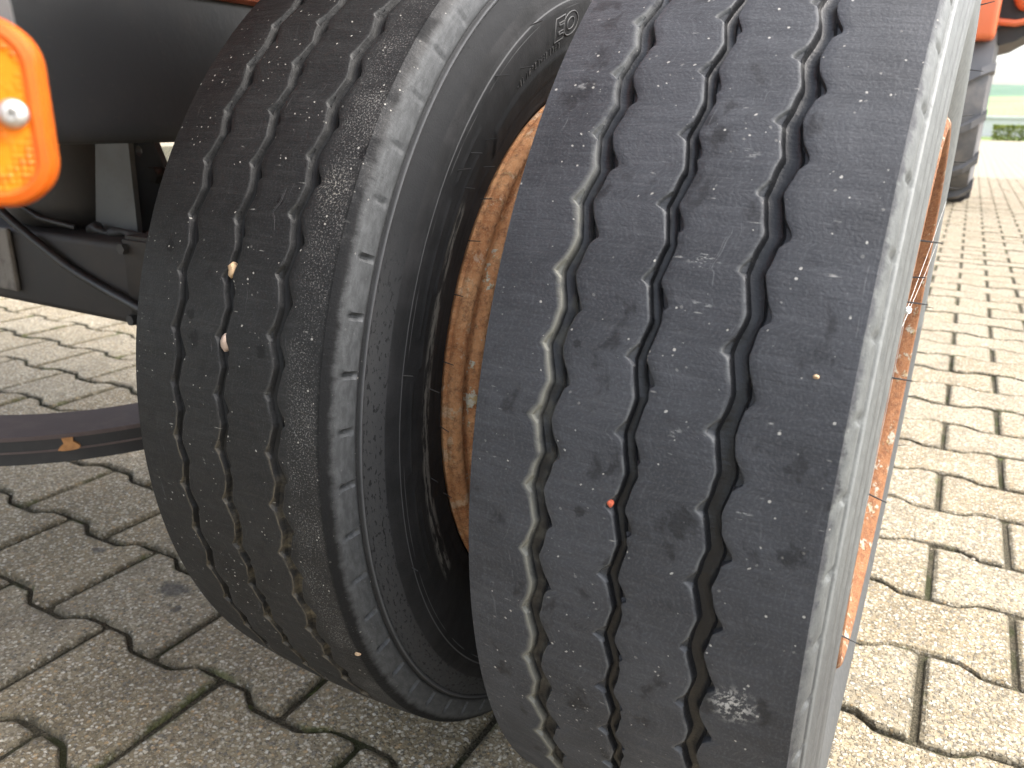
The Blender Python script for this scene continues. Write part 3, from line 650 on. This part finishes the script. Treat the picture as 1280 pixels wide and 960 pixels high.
# hanger plate with a round hole
bm = bmesh.new(); hx, hz, hr = -1.087, .5535, .0075
out_ = [(-1.14, .70), (-1.14, .40), (-.90, .40), (-.90, .47), (-1.036, .533), (-1.055, .575), (-1.085, .70)]
def ray_poly(ang):
    d = Vector((math.cos(ang), math.sin(ang))); best = None
    for (p, q) in zip(out_, out_[1:]+out_[:1]):
        p = Vector(p)-Vector((hx, hz)); e = Vector(q)-Vector((hx, hz))-p; den = d.x*e.y-d.y*e.x
        if abs(den) < 1e-9: continue
        t = (p.x*e.y-p.y*e.x)/den; s_ = (p.x*d.y-p.y*d.x)/den
        if t > 0 and -1e-6 <= s_ <= 1+1e-6 and (best is None or t < best): best = t
    return best
angs = sorted([2*PI*i/32 for i in range(32)]+[math.atan2(z-hz, x-hx) % (2*PI) for x, z in out_])
for y in (0,):
    ri = []; ro = []
    for yy in (.83, .84):
        ri.append([bm.verts.new((hx+hr*math.cos(t), yy, hz+hr*math.sin(t))) for t in angs]); ro.append([bm.verts.new((hx+ray_poly(t)*math.cos(t), yy, hz+ray_poly(t)*math.sin(t))) for t in angs])
n = len(angs)
for i in range(n):
    j = (i+1) % n
    bm.faces.new((ri[0][i], ri[0][j], ro[0][j], ro[0][i])); bm.faces.new((ri[1][i], ro[1][i], ro[1][j], ri[1][j])); bm.faces.new((ri[0][i], ri[1][i], ri[1][j], ri[0][j])); bm.faces.new((ro[0][i], ro[0][j], ro[1][j], ro[1][i]))
hp = part(from_bm('hanger_plate', bm, M['dark']), 'dark hanger plate with a round hole')
bm = bmesh.new(); prism(bm, [(math.cos(PI*i/3)*.0135, math.sin(PI*i/3)*.0135) for i in range(6)], lambda a, b: Vector((-1.045+a, .829, .521+b)), lambda a, b: Vector((-1.045+a, .814, .521+b)))
bmesh.ops.bevel(bm, geom=bm.edges[:], offset=.0015, segments=1, affect='EDGES'); o = from_bm('bolt', bm, M['dark'], hp)
for (bx, bz) in ((-.945, .44), (-.945, .345), (-.87, .44), (-.87, .345)):
    bm = bmesh.new(); prism(bm, [(math.cos(PI*i/3)*.0075, math.sin(PI*i/3)*.0075) for i in range(6)], lambda a, b: Vector((bx+a, .6845, bz+b)), lambda a, b: Vector((bx+a, .676, bz+b))); part(from_bm('clamp_bolt', bm, M['dark']))
bm = bmesh.new(); tube(bm, [(-2.0, .86, .50), (-1.5, .865, .485), (-1.1, .87, .478), (-.92, .87, .50), (-.84, .88, .56), (-.80, .9, .7)], .006, 8); part(from_bm('air_line', bm, M['hose'], None, 60))
bm = bmesh.new(); tube(bm, [(-1.34, .70, .62), (-1.25, .70, .50), (-1.15, .702, .462), (-1.09, .715, .452)], .004, 8); part(from_bm('cable', bm, M['hose'], None, 60))
bm = bmesh.new(); box(bm, -1.06, -.86, .842, .92, .40, .5325, .008); part(from_bm('spring_block', bm, M['dark'], None, 50))
# hose across the axle face
bm = bmesh.new()
hp_ = [(-1.30, .66, .56), (-1.235, .672, .50), (-1.175, .680, .455), (-1.12, .683, .425), (-1.07, .684, .402), (-1.01, .684, .383), (-.96, .680, .372), (-.90, .674, .362), (-.80, .672, .352)]
pts = []
for i in range(len(hp_)-1):
    p0 = Vector(hp_[max(i-1, 0)]); p1 = Vector(hp_[i]); p2 = Vector(hp_[i+1]); p3 = Vector(hp_[min(i+2, len(hp_)-1)])
    for t in (0, .25, .5, .75): pts.append(.5*((2*p1)+(p2-p0)*t+(2*p0-5*p1+4*p2-p3)*t*t+(3*p1-p0-3*p2+p3)*t**3))
tube(bm, pts, .0062, 10); part(from_bm('brake_hose', bm, M['hose'], None, 60), 'black hose curving across the axle face')
bm = bmesh.new(); box(bm, -1.36, -1.205, .683, .691, .352, .445, .004); M['worn'] = painted('worn_beige_steel', (.17, .15, .125), .7, (.03, .022, .017), .9, 26); o = part(from_bm('worn_plate', bm, M['worn']), 'worn beige welded plate at the left end of the axle face')
# curved steel bar below the axle
bm = bmesh.new(); cx_, cy_ = -1.281, .837
def arc_strip(r0, r1, z0, z1, a0=-125, a1=25, n=60):
    rg = []
    for i in range(n+1):
        t = R_(a0+(a1-a0)*i/n); rg.append([bm.verts.new((cx_+r*math.cos(t), cy_+r*math.sin(t), z)) for r, z in ((r0, z1), (r1, z1), (r1, z0), (r0, z0))])
    for a, b in zip(rg, rg[1:]):
        for q in range(4): bm.faces.new((a[q], a[(q+1) % 4], b[(q+1) % 4], b[q]))
    bm.faces.new(rg[0][::-1]); bm.faces.new(rg[-1])
arc_strip(.285, .3745, .194, .200); cb = part(from_bm('curved_flange', bm, M['brown'], None, 30), 'brown flat top of the curved steel bar under the axle')
bm = bmesh.new(); arc_strip(.30, .372, .176, .1955); arc_strip(.30, .368, .1575, .1765)
o = from_bm('curved_bar_side', bm, M['dark'], cb, 30); o.matrix_parent_inverse = Matrix.Identity(4)
bm = bmesh.new(); arc_strip(.36, .3728, .1756, .1785); o = from_bm('seam', bm, M['brown'], cb, 30); o.matrix_parent_inverse = Matrix.Identity(4)
bm = bmesh.new()
t = R_(-40); c0 = Vector((cx_+.3735*math.cos(t), cy_+.3735*math.sin(t), 0)); tg = Vector((-math.sin(t), math.cos(t), 0)); nr = Vector((math.cos(t), math.sin(t), 0))
prism(bm, [(-.0075, .1945), (.0065, .1945), (.0055, .189), (.0125, .1835), (.0135, .1800), (.0105, .1775), (.002, .1765), (-.008, .1765), (-.0135, .1780), (-.011, .1815), (-.0055, .186)], lambda a, z: c0+tg*a+zz*z-nr*.003, lambda a, z: c0+tg*a+zz*z+nr*.0035)
o = from_bm('rust_chip', bm, M['rusttag'], cb); o.matrix_parent_inverse = Matrix.Identity(4)
bm = bmesh.new(); box(bm, -.92, -.87, .76, .82, .19, .34, .004); part(from_bm('bar_hanger', bm, M['dark']))

# ------------------------------------------------------------------ amber side lamp, close to the camera
LP = CO + (FW*FPX + RT*(20-640) - UP*(142-480)).normalized()*.25
na = R_(-38); ln = Vector((math.cos(na), math.sin(na), 0)); lw_ = Vector((-math.sin(na), math.cos(na), 0))
LC = LP - lw_*.0396                                # lamp centre (the screw sits near its right end)
def rr_poly(hw, hh, r, n=10):
    P = []
    for (sx, sy, a0) in ((1, 1, 0), (-1, 1, 90), (-1, -1, 180), (1, -1, 270)):
        for i in range(n+1):
            a = R_(a0+90*i/n); P.append((sx*(hw-r)+r*math.cos(a), sy*(hh-r)+r*math.sin(a)))
    return P
def lens_mat():
    k = N('amber_lens'); p = k.uv('lens'); v = k.vor(p, 620, rnd=.15); n = k.noise(p, 60, 4, .6)
    inner = k.attr('inner')
    c = k.mix(inner, k.mix(k.ss(n, .4, .65), (.42, .082, .004), (.36, .068, .004)), k.mix(k.ss(n, .4, .65), (.64, .17, .003), (.50, .105, .002)))
    c = k.mix(k.math('MULTIPLY', k.math('MULTIPLY', k.ss(v[0], .25, .6), k.math('MULTIPLY', inner, k.ss(n, .42, .6))), .6), c, (.45, .10, .004))
    k.put(k.b.inputs['Subsurface Weight'], .35); k.b.inputs['Subsurface Radius'].default_value = (.012, .005, .001); k.b.inputs['Subsurface Scale'].default_value = .5
    return k.out(c, .42, k.bump(k.math('MULTIPLY', v[0], k.math('MULTIPLY', inner, k.ss(n, .42, .6))), .0014, .9), spec=.22)
M['lens'] = lens_mat()
bm = bmesh.new(); HW, HH = .047, .0232
lev = [(0, -.010, 0), (0, 0.000, 0), (.0003, .0022, 0), (.0013, .0040, 0), (.0032, .0046, 0), (.0040, .0041, 0), (.0048, .0040, 1), (.010, .0042, 1), (.016, .0043, 1)]
inner_l = bm.verts.layers.float.new('inner'); uvs = []
rings = []
for d, z, inn in lev:
    P = rr_poly(HW-d, HH-d, max(.0118-d*.8, .003)); ring = []
    for x, y in P:
        v = bm.verts.new(LC+lw_*x+zz*y+ln*z); v[inner_l] = inn; ring.append(v); uvs.append((x, y))
    rings.append(ring)
n = len(rings[0])
for a, b in zip(rings, rings[1:]):
    for i in range(n): bm.faces.new((a[i], a[(i+1) % n], b[(i+1) % n], b[i]))
bm.faces.new(rings[-1]); bm.faces.new(rings[0][::-1])
uvl = bm.loops.layers.uv.new('lens'); bm.verts.index_update()
for f in bm.faces:
    for l in f.loops: l[uvl].uv = uvs[l.vert.index]
lamp = part(from_bm('side_lamp', bm, M['lens'], None, 40), 'amber rounded side lamp held by a silver screw')
bm = bmesh.new(); sc = LC+lw_*.0396+ln*.0046
NS = 24; prf = [(.0034, 0), (.0036, .0010), (.0033, .0018), (.0025, .0025), (.0014, .0029)]
rg = [[bm.verts.new(sc+(lw_*math.cos(2*PI*i/NS)+zz*math.sin(2*PI*i/NS))*r+ln*h) for i in range(NS)] for r, h in prf]
for a, b in zip(rg, rg[1:]):
    for i in range(NS): bm.faces.new((a[i], a[(i+1) % NS], b[(i+1) % NS], b[i]))
cen = [bm.verts.new(sc+(lw_*math.cos(2*PI*i/NS)+zz*math.sin(2*PI*i/NS))*(.0013 if (i//3) % 2 == 0 else .0006)+ln*.0028) for i in range(NS)]
for i in range(NS): bm.faces.new((rg[-1][i], rg[-1][(i+1) % NS], cen[(i+1) % NS], cen[i]))
dp = [bm.verts.new(v.co-ln*.0016) for v in cen]
for i in range(NS): bm.faces.new((cen[i], cen[(i+1) % NS], dp[(i+1) % NS], dp[i]))
bm.faces.new(dp); o = from_bm('screw', bm, M['screw'], lamp, 40)
bm = bmesh.new()   # grey mounting plate that carries the lamp from the deck
prism(bm, [(-.08, -.018), (.030, -.018), (.041, .020), (.0405, .028), (.0385, .036), (.034, .050), (.0, .27), (-.08, .27)], lambda x, y: LC+lw_*x+zz*y-ln*.0125, lambda x, y: LC+lw_*x+zz*y-ln*.0165)
part(from_bm('lamp_plate', bm, M['grey']), 'grey plate carrying the amber lamp')

# ------------------------------------------------------------------ stones caught in the tread and lying on it
def surf(ct, s, th, r): 
    a = R_(th); return wheel_matrix(ct) @ Vector((s-ct, -r*math.cos(a), r*math.sin(a)))
def stone(loc, size, mat, label, seed, cat='pebble', group=None):
    r = random.Random(seed); bm = bmesh.new(); bmesh.ops.create_icosphere(bm, subdivisions=2, radius=1)
    for v in bm.verts:
        k = 1+r.uniform(-.22, .16); v.co = Vector((v.co.x*size[0]*k, v.co.y*size[1]*k, v.co.z*size[2]*k))
    o = from_bm('pebble', bm, mat, None, 50); o.location = loc; o.rotation_euler = (r.uniform(-.3, .3), r.uniform(-.3, .3), r.uniform(-.5, .5))
    tag(o, label, cat, group); return o
stone(surf(CT_I, -.4162, 18.6, .3895), (.0034, .004, .0058), M['pebble'], 'small tan pebble wedged in the middle groove of the inner tyre, upper of two', 1)
stone(surf(CT_I, -.4146, 11.5, .3890), (.0044, .004, .0062), M['pink'], 'pinkish pebble wedged in the middle groove of the inner tyre, lower of two', 2)
stone(surf(CT_O, -.1322, 5.6, .3912), (.0018, .002, .0022), M['redchip'], 'tiny red chip stuck at the middle groove of the outer tyre', 3)
stone(surf(CT_O, -.0443, 17.7, .3912), (.0014, .0012, .0011), M['pebble'], 'tiny yellow grain stuck on the smooth right rib of the outer tyre', 4)
stone(surf(CT_I, -.333, -23.5, .3890), (.0026, .002, .0016), M['pebble'], 'small tan flake stuck low on the inner tyre shoulder', 5)
# grit lying on the stones
bm = bmesh.new(); rg_ = random.Random(9)
for c in inview[:200]:
    for _ in range(2):
        x = c[0]+rg_.uniform(-.1, .1); y = c[1]+rg_.uniform(-.075, .075); q = bmesh.ops.create_icosphere(bm, subdivisions=1, radius=rg_.choice((.0012, .0015, .0018, .0025)), matrix=Matrix.Translation((x, y, .0006)) @ Matrix.Diagonal((1.2, 1, .6, 1)))
        for v in q['verts']: v.co += Vector((rg_.uniform(-.0004, .0004), rg_.uniform(-.0004, .0004), 0))
M['grit'] = painted('loose_grit', (.40, .34, .26), .85, (.18, .15, .11), .8, 150, .001)
tag(from_bm('grit', bm, M['grit']), 'pale loose grit scattered on the pavers', 'grit', kind='stuff')
# cobweb between the outer tyre and its rim
bm = bmesh.new(); W = wheel_matrix(CT_O)
def wp(R0, th, s): a = R_(th); return W @ Vector((s, -R0*math.cos(a), R0*math.sin(a)))
for a, b in (((.318, 25.5, .108), (.318, 152, .108)), ((.312, 27, .107), (.262, 70, .10)), ((.31, 24, .107), (.30, 160, .107)), ((.315, 26, .108), (.30, -2, .1065)), ((.30, 25.5, .105), (.27, 40, .10))):
    p, q = wp(*a), wp(*b); tube(bm, [p, (p+q)/2-zz*.003, q], .00011, 4)
r = bmesh.ops.create_icosphere(bm, subdivisions=2, radius=.0017, matrix=Matrix.Translation(wp(.305, 26.2, .108)))
for v in r['verts']: v.co += Vector((random.uniform(-.0009, .0009), random.uniform(-.0009, .0009), random.uniform(-.0007, .0007)))
tag(from_bm('cobweb', bm, M['web']), 'small white cobweb spun across the rusty rim of the outer wheel', 'cobweb')

# ------------------------------------------------------------------ tractor ahead of the trailer
tr = empty('tractor', (-.15, 5.5, 0)); tag(tr, 'orange-red tractor with big lugged tyre standing ahead on the pavers', 'tractor')
TI = Matrix.Translation((.15, -5.5, 0))
def tp(o, label=None):
    o.parent = tr; o.matrix_parent_inverse = TI
    if label: o['label'] = label
    return o
tR, tY, tX0, tX1 = .82, 7.9, -.60, .060; tq = tR/.70
bm = bmesh.new(); prof = [(tX0+.03, .42), (tX0, .56), (tX0+.03, .655), (tX0+.09, .675), (tX1-.09, .675), (tX1-.03, .655), (tX1, .56), (tX1-.03, .42)]
rings = [[bm.verts.new((x, tY-r*tq*math.cos(2*PI*i/72), tR+r*tq*math.sin(2*PI*i/72))) for i in range(72)] for x, r in prof]
for a, b in zip(rings, rings[1:]):
    for i in range(72): bm.faces.new((a[i], a[(i+1) % 72], b[(i+1) % 72], b[i]))
tw = tp(from_bm('wheel', bm, M['lug'], None, 40), 'big lugged tractor wheel')
for sgn in (0, 1):
    for kx in range(14):
        bm = bmesh.new(); a0 = 2*PI*(kx+.5*sgn)/14
        xa, xb = ((tX0+tX1)/2-.02, tX1+.006) if sgn == 0 else ((tX0+tX1)/2+.02, tX0-.006)
        rw = []
        for t in np.linspace(0, 1, 5):
            x = xa+(xb-xa)*t; a = a0+.26*t; ro = .715-.05*max(0, (t-.75)/.25)**1.5; wd = .028+.008*t
            rw.append([bm.verts.new((x, tY-r*tq*math.cos(q), tR+r*tq*math.sin(q))) for r, q in ((.66 if t < .9 else .60, a-wd*1.5), (ro, a-wd), (ro, a+wd), (.66 if t < .9 else .60, a+wd*1.5))])
        for p, q in zip(rw, rw[1:]):
            for i in range(3): bm.faces.new((p[i], p[i+1], q[i+1], q[i]))
        bm.faces.new(rw[0]); bm.faces.new(rw[-1][::-1])
        o = from_bm('lug', bm, M['lug'], tw, 30)
bm = bmesh.new(); prism(bm, [(math.cos(2*PI*i/40)*.42, math.sin(2*PI*i/40)*.42) for i in range(40)], lambda a, b: Vector((tX0+.08, tY+a, tR+b)), lambda a, b: Vector((tX1-.08, tY+a, tR+b))); from_bm('rim', bm, M['orange'], tw, 40)
bm = bmesh.new(); box(bm, -.50, .145, 4.70, 5.5, 1.0, 1.20, .03, 3); tp(from_bm('lower_panel', bm, M['orange'], None, 50), 'orange-red lower panel above the lugged wheel')
bm = bmesh.new(); box(bm, -.50, .150, 4.69, 5.5, 1.205, 1.9, .02, 3); tp(from_bm('upper_panel', bm, M['orange'], None, 50), 'orange-red upper panel')
bm = bmesh.new()   # dark recessed body side with sloping underside
prism(bm, [(.13, 1.03), (.17, .985), (.23, 1.0), (.36, 1.08), (.60, 1.10), (.60, 1.9), (.13, 1.9)], lambda x, z: Vector((x, 4.85, z)), lambda x, z: Vector((x, 5.6, z)))
tp(from_bm('dark_body', bm, M['dark'], None, 30), 'dark grey body behind the orange panels')
bm = bmesh.new(); tube(bm, [(.235, 4.83, 1.135), (.24, 4.83, 1.15), (.245, 4.83, 1.18), (.262, 4.83, 1.9)], [.012, .035, .052, .056], 16); tp(from_bm('grab_column', bm, M['orange'], None, 60), 'rounded orange column')
bm = bmesh.new(); tube(bm, [(.14, 4.82, 1.088), (.22, 4.82, 1.078), (.33, 4.82, 1.098), (.62, 4.82, 1.135)], .016, 10); tp(from_bm('orange_trim', bm, M['orange'], None, 60), 'orange trim strip along the dark underside')
# right-hand far wheel-less side kept plain: body block resting on a front axle
bm = bmesh.new(); box(bm, -1.2, -.36, 5.3, 7.0, .85, 1.3, .03); tp(from_bm('body', bm, M['orange'], None, 50), 'orange tractor body')

for o in tr.children:                                  # the body is drawn at 4.7 m; set it out to the real 7 m, same bearing
    if o != tw:
        for v in o.data.vertices: v.co = Vector(((v.co.x-.13)*1.5, v.co.y*1.5, H+(v.co.z-H)*1.5))
# ------------------------------------------------------------------ far background
def mk_leaf():
    k = N('hedge_leaf'); p = k.pos(); a = k.noise(p, 6, 4, .6)
    return k.out(k.mix(k.ss(a, .35, .65), (.10, .15, .022), (.24, .28, .05)), .7, spec=.3)
M['leaf'] = mk_leaf()
def hedge(x0, x1, y0, y1, h, label, seed):
    r = np.random.default_rng(seed); n = 4500
    P = np.c_[r.uniform(x0, x1, n), r.uniform(y0, y1, n), r.uniform(.0, h, n)]
    fc = r.integers(0, 3, n); P[fc == 0, 2] = h-r.random((fc == 0).sum())**2*.12; P[fc == 1, 1] = y0+r.random((fc == 1).sum())**2*.15
    P += r.normal(0, .02, P.shape); P[:, 2] = np.maximum(P[:, 2], .0)
    bm = bmesh.new()
    for p in P:
        q = Matrix.Rotation(r.uniform(0, 6.3), 3, 'Z') @ Matrix.Rotation(r.uniform(0, 3.1), 3, 'X'); s = r.uniform(.03, .06)
        bm.faces.new([bm.verts.new(Vector(p)+q @ Vector(c)*s) for c in ((-1, 0, 0), (0, -.6, .1), (1, 0, 0), (0, .6, .1))])
    e = empty('hedge', ((x0+x1)/2, (y0+y1)/2, 0)); tag(e, label, 'hedge')
    f = from_bm('foliage', bm, M['leaf']); f.parent = e; f.matrix_parent_inverse = Matrix.Translation((-(x0+x1)/2, -(y0+y1)/2, 0))
    for i in range(int((x1-x0)/.5)+1):
        bm = bmesh.new(); x = x0+.1+i*.5; tube(bm, [(x, (y0+y1)/2, -.05), (x+.03, (y0+y1)/2, h*.5), (x, (y0+y1)/2+.05, h*.85)], [.03, .02, .01], 6)
        f = from_bm('stem', bm, M['brown']); f.parent = e; f.matrix_parent_inverse = Matrix.Translation((-(x0+x1)/2, -(y0+y1)/2, 0))
hedge(.72, 4.2, 41.6, 42.4, .62, 'low clipped yellow-green hedge at the far edge of the paved yard', 3)
e = empty('parapet', (20, 60, 0)); tag(e, 'long pale concrete parapet wall beyond the hedge', 'wall'); PI2 = Matrix.Translation((-20, -60, 0))
bm = bmesh.new(); box(bm, -40, 80, 60, 60.4, -.1, 1.0, .03); f = from_bm('wall_body', bm, M['white']); f.parent = e; f.matrix_parent_inverse = PI2
bm = bmesh.new(); box(bm, -40, 80, 59.9, 60.5, 1.003, 1.16, .02); f = from_bm('coping', bm, M['white']); f.parent = e; f.matrix_parent_inverse = PI2
def hill(name, y0, y1, h, mat, seed, x0=-600, x1=900, nx=90, ny=14):
    r = np.random.default_rng(seed); bm = bmesh.new(); ph = r.uniform(0, 6.28, 6)
    V = []
    for j in range(ny+1):
        t = j/ny; row = []
        for i in range(nx+1):
            x = x0+(x1-x0)*i/nx; z = -1+h*math.sin(t*PI/2)**1.3*(1+.10*math.sin(x*.006+ph[0])+.05*math.sin(x*.021+ph[1])+.02*math.sin(x*.07+ph[2]))
            row.append(bm.verts.new((x, y0+(y1-y0)*t, z)))
        V.append(row)
    for j in range(ny):
        for i in range(nx): bm.faces.new((V[j][i], V[j][i+1], V[j+1][i+1], V[j+1][i]))
    return tag(from_bm(name, bm, mat, None, 60), kind='structure')
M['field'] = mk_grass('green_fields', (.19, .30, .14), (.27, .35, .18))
M['ridge_haze'] = mk_grass('hazed_wooded_ridge', (.10, .17, .15), (.13, .20, .17))  # blue-green distance haze painted into the base colour of the woods
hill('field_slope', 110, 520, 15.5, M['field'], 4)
hill('hazed_wooded_ridge', 560, 900, 33, M['ridge_haze'], 8, -1000, 1500)
